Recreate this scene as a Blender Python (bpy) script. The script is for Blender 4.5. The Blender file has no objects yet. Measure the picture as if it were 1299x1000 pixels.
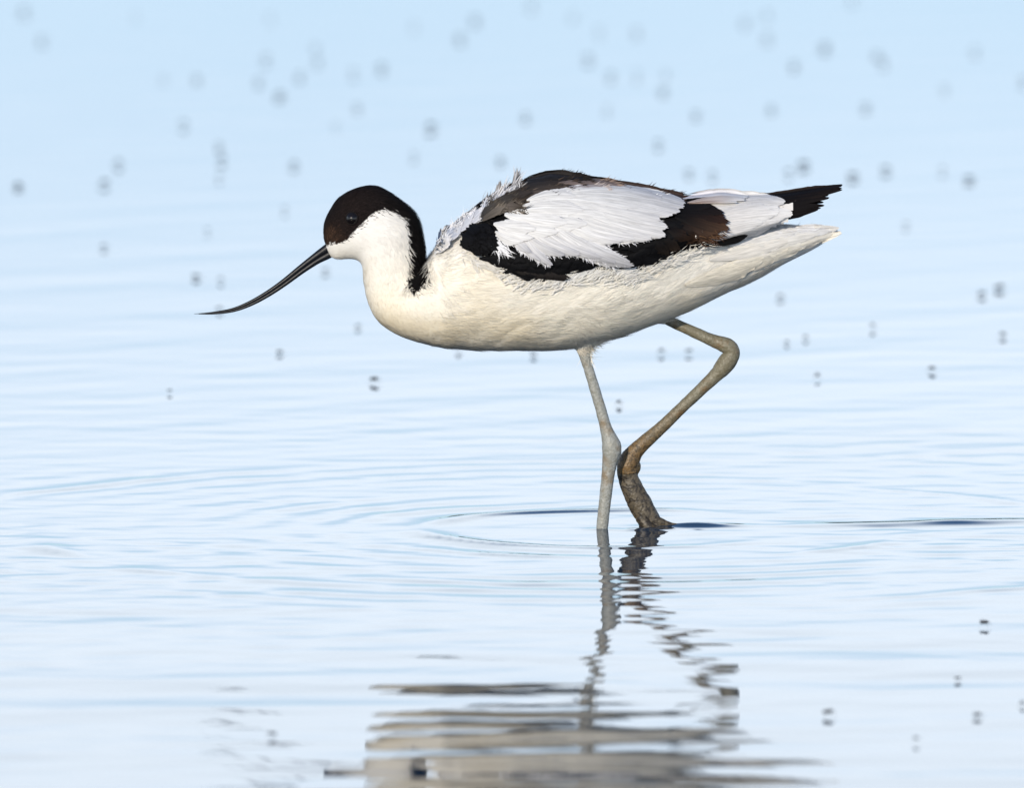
import bpy, math, random
import numpy as np
from mathutils import Vector, Matrix
from mathutils.bvhtree import BVHTree

random.seed(7)
rng = np.random.default_rng(11)
scene = bpy.context.scene
col = scene.collection

# ------------------------------------------------------------------ camera
S = 1.0 / 1952.0                 # metres per photo pixel at the bird
D = 11.0                         # telephoto distance
TH = math.radians(5.55)
ZC = 170 * S / math.cos(TH)      # height looked at above the water
cam_d = bpy.data.cameras.new('camera')
cam = bpy.data.objects.new('camera', cam_d)
col.objects.link(cam)
cam.location = (0, -D * math.cos(TH), ZC + D * math.sin(TH))
cam.rotation_euler = (math.pi / 2 - TH, 0, 0)
cam_d.sensor_width = 36
cam_d.lens = 36 * D / (1299 * S)
cam_d.clip_start = 0.1
cam_d.clip_end = 5000
cam_d.dof.use_dof = True
cam_d.dof.focus_distance = D - 0.03
cam_d.dof.aperture_fstop = 13.0
scene.camera = cam
CAM = Vector(cam.location)
FWD = Vector((0, math.cos(TH), -math.sin(TH)))
UP = Vector((0, math.sin(TH), math.cos(TH)))


def ray(px, py):
    return (FWD * D + Vector((1, 0, 0)) * ((px - 649.5) * S) + UP * ((500 - py) * S)).normalized()


def at(px, py, Y=0.0):
    """photo pixel -> point on the upright plane at depth Y"""
    r = ray(px, py)
    return CAM + r * ((Y - CAM.y) / r.y)


def on_water(px, py, z=0.0):
    r = ray(px, py)
    return CAM + r * ((z - CAM.z) / r.z)


# ------------------------------------------------------------------ world, sun, exposure
SUN_EL, SUN_AZ = math.radians(18), math.radians(201)   # azimuth clockwise from +Y (north): behind the camera
world = bpy.data.worlds.new('World')
scene.world = world
world.use_nodes = True
wn, wl = world.node_tree.nodes, world.node_tree.links
wn.clear()
sky = wn.new('ShaderNodeTexSky')
sky.sky_type = 'NISHITA'
sky.sun_disc = False
sky.sun_elevation = SUN_EL
sky.sun_rotation = SUN_AZ
sky.air_density = 0.9
sky.dust_density = 0.0
sky.ozone_density = 6.0
bg = wn.new('ShaderNodeBackground')
bg.inputs['Strength'].default_value = 0.12
wo = wn.new('ShaderNodeOutputWorld')
# thin high cloud veil
tc = wn.new('ShaderNodeTexCoord')
mp = wn.new('ShaderNodeMapping'); mp.inputs['Scale'].default_value = (1.0, 1.0, 5.0)
cn = wn.new('ShaderNodeTexNoise'); cn.inputs['Scale'].default_value = 2.2; cn.inputs['Detail'].default_value = 6
cr = wn.new('ShaderNodeValToRGB')
cr.color_ramp.elements[0].position = 0.42; cr.color_ramp.elements[0].color = (0.26, 0.26, 0.26, 1)
cr.color_ramp.elements[1].position = 0.72; cr.color_ramp.elements[1].color = (0.7, 0.7, 0.7, 1)
mx = wn.new('ShaderNodeMix'); mx.data_type = 'RGBA'
mx.inputs[7].default_value = (11.9, 13.25, 14.7, 1)
wl.new(tc.outputs['Generated'], mp.inputs['Vector'])
wl.new(mp.outputs['Vector'], cn.inputs['Vector'])
wl.new(cn.outputs['Fac'], cr.inputs['Fac'])
# added pale cloud bank above the horizon, shaped to even the water's mirrored brightness
sp = wn.new('ShaderNodeSeparateXYZ'); wl.new(tc.outputs['Generated'], sp.inputs['Vector'])
bk = wn.new('ShaderNodeMapRange'); bk.inputs[1].default_value = 0.065; bk.inputs[2].default_value = 0.125; bk.inputs[3].default_value = 0.0; bk.inputs[4].default_value = 0.75
wl.new(sp.outputs['Z'], bk.inputs[0])
ad = wn.new('ShaderNodeMath'); ad.operation = 'ADD'; ad.use_clamp = True
wl.new(cr.outputs['Color'], ad.inputs[0]); wl.new(bk.outputs[0], ad.inputs[1])
# and thins out again overhead
hi = wn.new('ShaderNodeMapRange'); hi.inputs[1].default_value = 0.17; hi.inputs[2].default_value = 0.33; hi.inputs[3].default_value = 1.0; hi.inputs[4].default_value = 0.05
wl.new(sp.outputs['Z'], hi.inputs[0])
mu = wn.new('ShaderNodeMath'); mu.operation = 'MULTIPLY'
wl.new(ad.outputs[0], mu.inputs[0]); wl.new(hi.outputs[0], mu.inputs[1])
wl.new(mu.outputs[0], mx.inputs[0])
wl.new(sky.outputs['Color'], mx.inputs[6])
wl.new(mx.outputs[2], bg.inputs['Color'])
wl.new(bg.outputs['Background'], wo.inputs['Surface'])

sun_d = bpy.data.lights.new('sun', 'SUN')
sun_d.energy = 3.0
sun_d.angle = math.radians(0.5)
sun_d.color = (1.0, 0.89, 0.73)
sun = bpy.data.objects.new('sun', sun_d)
col.objects.link(sun)
sv = Vector((math.sin(SUN_AZ) * math.cos(SUN_EL), math.cos(SUN_AZ) * math.cos(SUN_EL), math.sin(SUN_EL)))
sun.rotation_euler = sv.to_track_quat('Z', 'Y').to_euler()
sun.location = sv * 20

scene.view_settings.view_transform = 'Standard'
scene.view_settings.look = 'None'
scene.view_settings.gamma = 1
scene.view_settings.exposure = 0.13
scene.render.engine = 'CYCLES'
scene.cycles.use_denoising = True
scene.cycles.max_bounces = 8


# ------------------------------------------------------------------ helpers
def tag(o, label=None, cat=None, group=None, kind=None):
    if label: o['label'] = label
    if cat: o['category'] = cat
    if group: o['group'] = group
    if kind: o['kind'] = kind
    return o


def mesh_obj(name, verts, faces, mat=None, parent=None, smooth=True):
    me = bpy.data.meshes.new(name)
    if isinstance(faces, np.ndarray):
        me.vertices.add(len(verts)); me.vertices.foreach_set('co', np.asarray(verts, np.float32).ravel())
        n, k = faces.shape
        me.loops.add(n * k); me.loops.foreach_set('vertex_index', faces.astype(np.int32).ravel())
        me.polygons.add(n); me.polygons.foreach_set('loop_start', np.arange(0, n * k, k, dtype=np.int32))
        me.update(calc_edges=True)
    else:
        me.from_pydata([tuple(v) for v in verts], [], faces)
    if smooth:
        me.polygons.foreach_set('use_smooth', np.ones(len(me.polygons), bool))
    if mat: me.materials.append(mat)
    o = bpy.data.objects.new(name, me)
    col.objects.link(o)
    if parent: o.parent = parent
    return o


def new_mat(name):
    m = bpy.data.materials.new(name); m.use_nodes = True
    return m, m.node_tree.nodes, m.node_tree.links, m.node_tree.nodes['Principled BSDF']


# ------------------------------------------------------------------ water
FOOT_A = on_water(763.5, 671)
FOOT_B = on_water(828, 671)


def axis(dense, far):
    """dense array extended geometrically to +-far on both ends"""
    lo, hi = [], []
    st = dense[1] - dense[0]; v = dense[0]
    while v > -far: st *= 1.35; v -= st; lo.append(v)
    st = dense[-1] - dense[-2]; v = dense[-1]
    while v < far: st *= 1.35; v += st; hi.append(v)
    return np.array(lo[::-1] + list(dense) + hi)


def vnoise(X, Y, cell, seed):
    """smooth value noise"""
    r = np.random.default_rng(seed); T = r.random((64, 64))
    u, v = X / cell, Y / cell
    i, j = np.floor(u).astype(int), np.floor(v).astype(int)
    f, g = u - i, v - j
    f = f * f * (3 - 2 * f); g = g * g * (3 - 2 * g)
    a = T[i % 64, j % 64]; b = T[(i + 1) % 64, j % 64]; c = T[i % 64, (j + 1) % 64]; d = T[(i + 1) % 64, (j + 1) % 64]
    return (a * (1 - f) + b * f) * (1 - g) + (c * (1 - f) + d * f) * g


xs = axis(np.arange(-0.95, 0.95, 0.007), 900)
ys = axis(np.concatenate([np.arange(-2.0, -0.9, 0.006), np.arange(-0.9, 0.9, 0.0035), np.arange(0.9, 6.5, 0.012)]), 1500)
X, Y = np.meshgrid(xs, ys, indexing='xy')


def sstep(a, b, x):
    t = np.clip((x - a) / (b - a), 0, 1); return t * t * (3 - 2 * t)


def waves(X, Y):
    Z = np.zeros_like(X)
    r = np.random.default_rng(5)
    near = 1.0 / (1.0 + (np.abs(X) / 3) ** 4 + (np.abs(Y) / 9) ** 4)      # ripples resolved only near the bird
    gust = 0.35 + 1.3 * vnoise(X, Y + 0.4 * X, 0.33, 3)
    wf = (1 - sstep(-0.75, -0.15, Y)) * (0.75 + 0.5 * vnoise(X, Y, 0.4, 4))
    wm_ = (0.25 + 0.75 * np.exp(-((Y - 0.05) / 0.55) ** 2)) * gust
    wb = sstep(0.0, 0.8, Y) * (0.5 + vnoise(X + Y, Y, 0.8, 6)) * (0.35 + 0.65 * np.exp(-((Y - 0.9) / 1.6) ** 2))
    #        weight, count, shortest, longest, mean direction, spread, slope of each
    for (wt, cnt, l0, l1, am, sd, sl) in ((wf, 26, .06, .21, 88, 13, .0017), (wf, 18, .025, .06, 92, 25, .0010), (wm_, 46, .018, .085, 97, 28, .0021), (wb, 26, .05, .22, 124, 16, .0007)):
        for k in range(cnt):
            lam = l0 * (l1 / l0) ** r.random()
            ang = math.radians(r.normal(am, sd))
            kx, ky = math.cos(ang) * 2 * math.pi / lam, math.sin(ang) * 2 * math.pi / lam
            Z += sl * lam / (2 * math.pi) * np.sin(kx * X + ky * Y + r.random() * 6.283) * wt
    # rings spreading from the wading legs
    wob = 0.03 * (vnoise(X, Y, 0.16, 8) - 0.5) + 0.010 * (vnoise(X, Y, 0.05, 9) - 0.5)
    for (c, a0, lam, ph) in ((FOOT_A, 1.0, 0.040, 0.3), (FOOT_B, 0.7, 0.047, 1.7)):
        R = np.hypot(X - c.x, Y - c.y) + wob
        env = np.exp(-((R - 0.14) / 0.05) ** 2) * 0.6 + np.exp(-((R - 0.30) / 0.10) ** 2) * 0.7 + 0.6 * np.exp(-R / 0.025)
        env = env + np.exp(-((R - 0.43) / 0.10) ** 2) * 0.4
        env *= 0.3 + 1.3 * vnoise(X, Y, 0.11, 21)
        env *= 0.55 + 0.45 * np.cos(np.arctan2(Y - c.y, X - c.x) - math.radians(195))
        Z += a0 * 0.034 * lam / (2 * math.pi) * env * np.sin(2 * math.pi * R / lam + ph)
    # single steeper pulses: (centre, radius, height, width, patch seed)
    # (centre, radius, height, width, patch seed, bearing and spread of the arc in degrees)
    for (c, r0, h, w, sd, b0, bs) in ((FOOT_A, .112, .0017, .0075, 31, 200, 85), (FOOT_A, .118, .0012, .007, 40, 110, 40), (FOOT_A, .17, .0008, .0065, 37, 200, 60), (FOOT_B, .165, .0008, .008, 32, 325, 35), (FOOT_A, .288, .0019, .011, 43, 214, 24), (FOOT_A, .37, .0015, .011, 44, 209, 22),
                                      (FOOT_A, .44, .0004, .0085, 36, 140, 14), (FOOT_B, .43, .0008, .009, 35, 320, 25), (FOOT_B, .30, .0007, .008, 39, 20, 40)):
        R = np.hypot(X - c.x, Y - c.y) + wob
        db = (np.degrees(np.arctan2(Y - c.y, X - c.x)) - b0 + 180) % 360 - 180
        Z += h * np.exp(-((R - r0) / w) ** 2 - (db / bs) ** 2) * np.clip(1.8 * vnoise(X, Y, 0.10, sd) - .2, 0, 1)
    # wavelets pushed up behind the far foot and to the right
    for (cx, cy, h, sx, sy) in ((0.285, 0.03, .0011, .026, .010), (0.31, 0.040, .0008, .04, .013), (FOOT_B.x + .026, FOOT_B.y + .016, .0026, .024, .009), (FOOT_B.x - .004, FOOT_B.y - .006, .0012, .012, .008), (0.235, .02, .0007, .05, .012), (FOOT_A.x, FOOT_A.y - .004, .0007, .006, .006)):
        Z += h * np.exp(-((X - cx) / sx) ** 2 - ((Y - cy - .12 * (X - cx)) / sy) ** 2)
    return Z * near


Z = waves(X, Y)
nx, ny = len(xs), len(ys)
idx = np.arange(nx * ny).reshape(ny, nx)
faces = np.stack([idx[:-1, :-1], idx[:-1, 1:], idx[1:, 1:], idx[1:, :-1]], -1).reshape(-1, 4)
wm, n, l, b = new_mat('lake_water')
b.inputs['Base Color'].default_value = (0.008, 0.036, 0.075, 1)
b.inputs['Roughness'].default_value = 0.02
b.inputs['IOR'].default_value = 1.333
tcw = n.new('ShaderNodeTexCoord'); mpw = n.new('ShaderNodeMapping'); mpw.inputs['Scale'].default_value = (6, 22, 1)
nz = n.new('ShaderNodeTexNoise'); nz.inputs['Scale'].default_value = 1.0; nz.inputs['Detail'].default_value = 3
bp = n.new('ShaderNodeBump'); bp.inputs['Strength'].default_value = 1.0; bp.inputs['Distance'].default_value = 0.00025
l.new(tcw.outputs['Object'], mpw.inputs['Vector']); l.new(mpw.outputs['Vector'], nz.inputs['Vector'])
l.new(nz.outputs['Fac'], bp.inputs['Height']); l.new(bp.outputs['Normal'], b.inputs['Normal'])
water = mesh_obj('water', np.stack([X, Y, Z], -1).reshape(-1, 3), faces, wm)
tag(water, kind='structure')

# far shore: low mud bank well beyond the frame, mirrored in the steeper ripples
bx = np.linspace(-160, 160, 161)
prof = [(0, -0.2), (1.5, 0.6), (4, 1.6), (9, 2.4), (30, 2.6)]
bv, bf = [], []
for i, x in enumerate(bx):
    for j, (dy, h) in enumerate(prof):
        bv.append((x, 75 + dy + 4 * math.sin(x * 0.05), h * (0.75 + 0.5 * random.random()) if j else h))
for i in range(len(bx) - 1):
    for j in range(len(prof) - 1):
        a = i * len(prof) + j
        bf.append((a, a + len(prof), a + len(prof) + 1, a + 1))
mm, n, l, b = new_mat('bank_mud')
b.inputs['Roughness'].default_value = 0.9
nz = n.new('ShaderNodeTexNoise'); nz.inputs['Scale'].default_value = 0.8; nz.inputs['Detail'].default_value = 8
rp = n.new('ShaderNodeValToRGB')
rp.color_ramp.elements[0].color = (0.06, 0.045, 0.03, 1); rp.color_ramp.elements[1].color = (0.16, 0.13, 0.08, 1)
l.new(nz.outputs['Fac'], rp.inputs['Fac']); l.new(rp.outputs['Color'], b.inputs['Base Color'])
tag(mesh_obj('far_shore', bv, bf, mm), kind='structure')
#BIRD
# ------------------------------------------------------------------ bird: geometry helpers (photo pixels -> bird's own space)
def polyline(ctrl, n):
    """Catmull-Rom through the rows of ctrl, n samples per span"""
    P = np.asarray(ctrl, float)
    P = np.vstack([2 * P[0] - P[1], P, 2 * P[-1] - P[-2]])
    out = []
    for i in range(1, len(P) - 2):
        for k in range(n):
            t = k / n
            p0, p1, p2, p3 = P[i - 1], P[i], P[i + 1], P[i + 2]
            out.append(0.5 * (2 * p1 + (p2 - p0) * t + (2 * p0 - 5 * p1 + 4 * p2 - p3) * t * t + (3 * p1 - p0 - 3 * p2 + p3) * t ** 3))
    out.append(P[-2])
    return np.array(out)


def W(px, py, d=0.0):
    """vectorised at(): pixel columns px, py and depth d in pixels -> world points"""
    px, py, d = np.broadcast_arrays(np.asarray(px, float), np.asarray(py, float), np.asarray(d, float))
    rx = (px - 649.5) * S
    v = (500 - py) * S
    ry = FWD.y * D + UP.y * v
    rz = FWD.z * D + UP.z * v
    k = (d * S - CAM.y) / ry
    return np.stack([CAM.x + rx * k, d * S, CAM.z + rz * k], -1)


def PX(P):
    """world points -> photo pixel as seen on the near side (far side mirrored onto it)"""
    P = np.asarray(P, float).copy()
    P[..., 1] = -np.abs(P[..., 1])
    q = P - np.array(CAM)
    z = q @ np.array(FWD)
    return np.stack([649.5 + q[..., 0] / z * D / S, 500 - (q @ np.array(UP)) / z * D / S], -1)


def inside(poly, pts):
    poly = np.asarray(poly, float); x, y = pts[..., 0], pts[..., 1]
    r = np.zeros(x.shape, bool)
    for (x0, y0), (x1, y1) in zip(poly, np.roll(poly, -1, 0)):
        if y0 == y1: continue
        r ^= ((y0 > y) != (y1 > y)) & (x < (x1 - x0) * (y - y0) / (y1 - y0) + x0)
    return r


def ring_tube(C, U, V, name, seg=48, mat=None, parent=None, p=1.0):
    """tube of elliptical rings: centres C, half axes U and V; closed ends"""
    a = np.linspace(0, 2 * np.pi, seg, endpoint=False)
    ca, sa = np.cos(a), np.sin(a)
    ca = np.sign(ca) * np.abs(ca) ** p; sa = np.sign(sa) * np.abs(sa) ** p
    V3 = (C[:, None] + U[:, None] * ca[None, :, None] + V[:, None] * sa[None, :, None]).reshape(-1, 3)
    n = len(C); idx = np.arange(n * seg).reshape(n, seg); nx = np.roll(idx, -1, 1)
    f = np.stack([idx[:-1], nx[:-1], nx[1:], idx[1:]], -1).reshape(-1, 4).tolist()
    f.append(idx[0][::-1].tolist()); f.append(idx[-1].tolist())
    return mesh_obj(name, V3, f, mat, parent)


def limb(ctrl, name, mat, parent, n=8, seg=24, flat=0.9, rough=0.0, seed=0):
    """tube through rows (px, py, depth, radius) in pixels"""
    Q = polyline(ctrl, n)
    C = W(Q[:, 0], Q[:, 1], Q[:, 2]); R = np.maximum(Q[:, 3], 0.15) * S
    T = np.gradient(C, axis=0); T /= np.linalg.norm(T, axis=1)[:, None]
    V = np.tile([0, 1.0, 0], (len(C), 1)); V -= T * (V * T).sum(1)[:, None]; V /= np.linalg.norm(V, axis=1)[:, None]
    U = np.cross(V, T)
    o = ring_tube(C, U * R[:, None], V * R[:, None] * flat, name, seg, mat, parent)
    if rough:
        r = np.random.default_rng(seed); me = o.data
        co = np.empty(len(me.vertices) * 3, np.float32); me.vertices.foreach_get('co', co); co = co.reshape(-1, 3)
        nn = np.empty(len(me.vertices) * 3, np.float32); me.vertices.foreach_get('normal', nn); nn = nn.reshape(-1, 3)
        q = co / S
        h = vnoise(q[:, 0] + q[:, 1] * 2, q[:, 2], 6, seed) - 0.5 + 0.6 * (vnoise(q[:, 0] - q[:, 1], q[:, 2], 2.5, seed + 1) - 0.5)
        co += nn * (h * rough * S)[:, None]
        me.vertices.foreach_set('co', co.ravel()); me.update()
    return o


def set_col(me, colr):
    at_ = me.color_attributes.new('plumage', 'FLOAT_COLOR', 'POINT')
    c = np.ones((len(me.vertices), 4), np.float32); c[:, :3] = colr
    at_.data.foreach_set('color', c.ravel())


# ------------------------------------------------------------------ bird: materials
def plumage_mat(name, rough=0.75, streak=0.0, sss=0.0, spec=0.12):
    m, n, l, b = new_mat(name)
    a = n.new('ShaderNodeVertexColor'); a.layer_name = 'plumage'
    out = a.outputs['Color']
    b.inputs['Roughness'].default_value = rough
    b.inputs['Specular IOR Level'].default_value = spec
    if streak:
        uv = n.new('ShaderNodeTexCoord')
        mp_ = n.new('ShaderNodeMapping'); mp_.inputs['Scale'].default_value = (1.2, 8, 1)
        nz_ = n.new('ShaderNodeTexNoise'); nz_.inputs['Scale'].default_value = 1.0; nz_.inputs['Detail'].default_value = 5
        l.new(uv.outputs['UV'], mp_.inputs['Vector']); l.new(mp_.outputs['Vector'], nz_.inputs['Vector'])
        mr = n.new('ShaderNodeMapRange'); mr.inputs[3].default_value = 1 - streak; mr.inputs[4].default_value = 1.0
        mr.inputs[1].default_value = 0.3; mr.inputs[2].default_value = 0.65
        l.new(nz_.outputs['Fac'], mr.inputs[0])
        mm_ = n.new('ShaderNodeMix'); mm_.data_type = 'RGBA'; mm_.blend_type = 'MULTIPLY'; mm_.inputs[0].default_value = 1
        l.new(out, mm_.inputs[6]); l.new(mr.outputs[0], mm_.inputs[7]); out = mm_.outputs[2]
        bp_ = n.new('ShaderNodeBump'); bp_.inputs['Strength'].default_value = 0.5; bp_.inputs['Distance'].default_value = 0.0004
        l.new(nz_.outputs['Fac'], bp_.inputs['Height']); l.new(bp_.outputs['Normal'], b.inputs['Normal'])
    l.new(out, b.inputs['Base Color'])
    return m


M_body = plumage_mat('down_plumage', 0.9, 0, 0, 0.1)
M_barb = plumage_mat('down_barbs', 0.85, 0, 0, 0.08)
M_feather = plumage_mat('vane_feather', 0.7, 0.3, 0, 0.12)

M_bill, n, l, b = new_mat('bill_horn')
b.inputs['Base Color'].default_value = (0.006, 0.007, 0.010, 1); b.inputs['Roughness'].default_value = 0.42; b.inputs['Specular IOR Level'].default_value = 0.35
nz = n.new('ShaderNodeTexNoise'); nz.inputs['Scale'].default_value = 700; nz.inputs['Detail'].default_value = 4
tcn = n.new('ShaderNodeTexCoord'); l.new(tcn.outputs['Object'], nz.inputs['Vector'])
bp = n.new('ShaderNodeBump'); bp.inputs['Strength'].default_value = 0.4; bp.inputs['Distance'].default_value = 0.0004
l.new(nz.outputs['Fac'], bp.inputs['Height']); l.new(bp.outputs['Normal'], b.inputs['Normal'])

M_eye, n, l, b = new_mat('eye_gloss')
b.inputs['Base Color'].default_value = (0.006, 0.004, 0.003, 1); b.inputs['Roughness'].default_value = 0.2; b.inputs['Specular IOR Level'].default_value = 0.5
M_rim, n, l, b = new_mat('eyelid_skin')
b.inputs['Base Color'].default_value = (0.008, 0.006, 0.006, 1); b.inputs['Roughness'].default_value = 0.7; b.inputs['Specular IOR Level'].default_value = 0.1


def leg_mat(name, c0, c1, c2, scale, lo=0.42, hi=0.6, stain=None):
    m, n, l, b = new_mat(name)
    t = n.new('ShaderNodeTexCoord')
    nz = n.new('ShaderNodeTexNoise'); nz.inputs['Scale'].default_value = scale; nz.inputs['Detail'].default_value = 6; nz.inputs['Distortion'].default_value = 0.9
    rp = n.new('ShaderNodeValToRGB')
    rp.color_ramp.elements[0].position = lo; rp.color_ramp.elements[0].color = (*c0, 1)
    rp.color_ramp.elements[1].position = hi; rp.color_ramp.elements[1].color = (*c1, 1)
    nz2 = n.new('ShaderNodeTexNoise'); nz2.inputs['Scale'].default_value = 90; nz2.inputs['Detail'].default_value = 3
    mr = n.new('ShaderNodeMapRange'); mr.inputs[1].default_value = 0.55; mr.inputs[2].default_value = 0.72
    mx = n.new('ShaderNodeMix'); mx.data_type = 'RGBA'; mx.inputs[7].default_value = (*c2, 1)
    vo = n.new('ShaderNodeTexVoronoi'); vo.inputs['Scale'].default_value = 650
    bp = n.new('ShaderNodeBump'); bp.inputs['Strength'].default_value = 0.45; bp.inputs['Distance'].default_value = 0.0006
    for q in (nz, nz2, vo): l.new(t.outputs['Object'], q.inputs['Vector'])
    l.new(nz.outputs['Fac'], rp.inputs['Fac']); l.new(rp.outputs['Color'], mx.inputs[6])
    l.new(nz2.outputs['Fac'], mr.inputs[0]); l.new(mr.outputs[0], mx.inputs[0]); l.new(mx.outputs[2], b.inputs['Base Color'])
    l.new(vo.outputs['Distance'], bp.inputs['Height']); l.new(bp.outputs['Normal'], b.inputs['Normal'])
    if stain:            # algae-brown lower shank
        sx = n.new('ShaderNodeSeparateXYZ'); l.new(t.outputs['Object'], sx.inputs[0])
        ms = n.new('ShaderNodeMapRange'); ms.inputs[1].default_value = 0.085; ms.inputs[2].default_value = 0.048; ms.inputs[3].default_value = 0.0; ms.inputs[4].default_value = 0.85
        l.new(sx.outputs['Z'], ms.inputs[0])
        m2 = n.new('ShaderNodeMix'); m2.data_type = 'RGBA'; l.new(ms.outputs[0], m2.inputs[0]); l.new(mx.outputs[2], m2.inputs[6])
        m3 = n.new('ShaderNodeMix'); m3.data_type = 'RGBA'; m3.inputs[6].default_value = (*stain[0], 1); m3.inputs[7].default_value = (*stain[1], 1)
        mq = n.new('ShaderNodeMapRange'); mq.inputs[1].default_value = 0.4; mq.inputs[2].default_value = 0.6; l.new(nz.outputs['Fac'], mq.inputs[0]); l.new(mq.outputs[0], m3.inputs[0])
        l.new(m3.outputs[2], m2.inputs[7]); l.new(m2.outputs[2], b.inputs['Base Color'])
    b.inputs['Roughness'].default_value = 0.5
    return m


M_legA = leg_mat('leg_skin_grey', (0.25, 0.25, 0.215), (0.33, 0.335, 0.31), (0.22, 0.17, 0.11), 420, 0.36, 0.60)
M_legB = leg_mat('leg_skin_olive', (0.15, 0.13, 0.08), (0.21, 0.195, 0.14), (0.17, 0.10, 0.04), 380, 0.35, 0.65, ((0.05, 0.03, 0.012), (0.20, 0.115, 0.04)))
M_foot = leg_mat('foot_skin_muddy', (0.03, 0.023, 0.015), (0.10, 0.08, 0.052), (0.13, 0.09, 0.035), 300, 0.44, 0.54)

# ------------------------------------------------------------------ bird: body
bird = bpy.data.objects.new('avocet', None)
col.objects.link(bird)
bird.location = (FOOT_A + FOOT_B) / 2
tag(bird, 'black and white wading bird with a long upturned black bill, stepping through shallow water', 'bird')


def to_bird(o, parent=None):
    """parent a mesh built in world space to the bird (or to a part of it), keeping it in place"""
    o.parent = parent or bird
    if parent is None:
        o.data.transform(Matrix.Translation(-bird.location))
    return o


SEC = [  # front/bottom point, back/top point, half width
    (419, 326, 411, 304, 9), (428, 329, 410.5, 286, 18), (440, 328.5, 417, 268, 27), (449, 329, 431, 249.5, 34), (456, 332, 455, 237, 38),
    (459, 338, 480, 236, 39), (460, 346, 505, 251, 39), (461, 356, 526, 270, 38), (463, 368, 535, 292, 38), (466, 381, 539, 318, 41),
    (471, 394, 541, 336, 48), (481, 409, 549, 321, 58), (497, 421, 563, 299, 69), (517, 430, 580, 282, 80), (548, 438, 604, 266, 91),
    (585, 442, 637, 250, 97), (640, 445, 680, 238, 100), (700, 444.5, 725, 233, 99), (752, 437, 765, 238, 95), (798, 424, 805, 245, 88),
    (840, 408, 845, 253, 78), (880, 391, 885, 262, 66), (915, 375, 920, 270, 55), (950, 359, 955, 279, 44), (985, 340, 990, 284, 33),
    (1020, 322, 1022, 286, 22), (1048, 306, 1048, 288, 11), (1066, 296, 1062, 290, 3)]
Q = polyline(SEC, 8)
A3 = W(Q[:, 0], Q[:, 1]); B3 = W(Q[:, 2], Q[:, 3])
tube = ring_tube((A3 + B3) / 2, (B3 - A3) / 2, np.tile([0, 1.0, 0], (len(Q), 1)) * Q[:, 4:5] * S, 'body', 72, None, None, 0.93)
# feathered thighs flow out of the belly into the legs
thA = limb([(752, 408, -20, 30), (744, 427, -18, 22), (740.5, 442, -16, 11.5), (742.5, 453, -15, 6.6)], 'thigh', None, None, seg=32)
thB = limb([(815, 393, 18, 26), (836, 400, 15, 13), (848, 406.8, 14, 7)], 'thigh', None, None, seg=32)


def geom(o):
    me = o.data
    v = np.empty(len(me.vertices) * 3); me.vertices.foreach_get('co', v)
    return v.reshape(-1, 3), [list(p.vertices) for p in me.polygons]


vs, fs = [], []
for o in (tube, thA, thB):
    v, f = geom(o); k = sum(len(q) for q in vs)
    vs.append(v); fs += [[i + k for i in p] for p in f]
    bpy.data.objects.remove(o)
raw = mesh_obj('body', np.vstack(vs), fs)
md = raw.modifiers.new('r', 'REMESH'); md.mode = 'VOXEL'; md.voxel_size = 2.0 * S
sm = raw.modifiers.new('s', 'SMOOTH'); sm.iterations = 12; sm.factor = 0.5
ev = raw.evaluated_get(bpy.context.evaluated_depsgraph_get())
bme = bpy.data.meshes.new_from_object(ev)
bpy.data.objects.remove(raw)
bme.name = 'body'
nv = len(bme.vertices)
bco = np.empty(nv * 3, np.float32); bme.vertices.foreach_get('co', bco); bco = bco.reshape(-1, 3).astype(float)
bno = np.empty(nv * 3, np.float32); bme.vertices.foreach_get('normal', bno); bno = bno.reshape(-1, 3).astype(float)
q = PX(bco)
lump = np.where(q[:, 0] > 545, 1.0, 0.35) * ((vnoise(q[:, 0] * 0.6 + q[:, 1] * 0.5, q[:, 1] * 1.6, 34, 4) - 0.5) * 2.0 + (vnoise(q[:, 0] * .95 - q[:, 1] * .32, (q[:, 0] * .32 + q[:, 1] * .95) * 3.0, 27, 5) - 0.5) * 1.1 + (vnoise(q[:, 0] * .95 - q[:, 1] * .32, (q[:, 0] * .32 + q[:, 1] * .95) * 2.6, 13, 7) - 0.5) * .3)
bco += bno * (lump * S)[:, None]
bme.vertices.foreach_set('co', bco.astype(np.float32).ravel()); bme.update()
bme.polygons.foreach_set('use_smooth', np.ones(len(bme.polygons), bool))

CAP = [(400, 318), (418, 311), (428, 309.6), (435, 307), (441, 303), (446, 297), (454, 289), (465, 278), (477, 268), (489, 266), (501, 269.5), (512.5, 277.5),
       (517, 290), (518, 309), (518.5, 323), (518, 342), (516, 357), (519, 366), (526, 373), (533, 364.5), (540, 359), (543, 352), (543.5, 344), (541.5, 332), (545, 314), (560, 270), (520, 225), (450, 215), (395, 250)]


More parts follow.
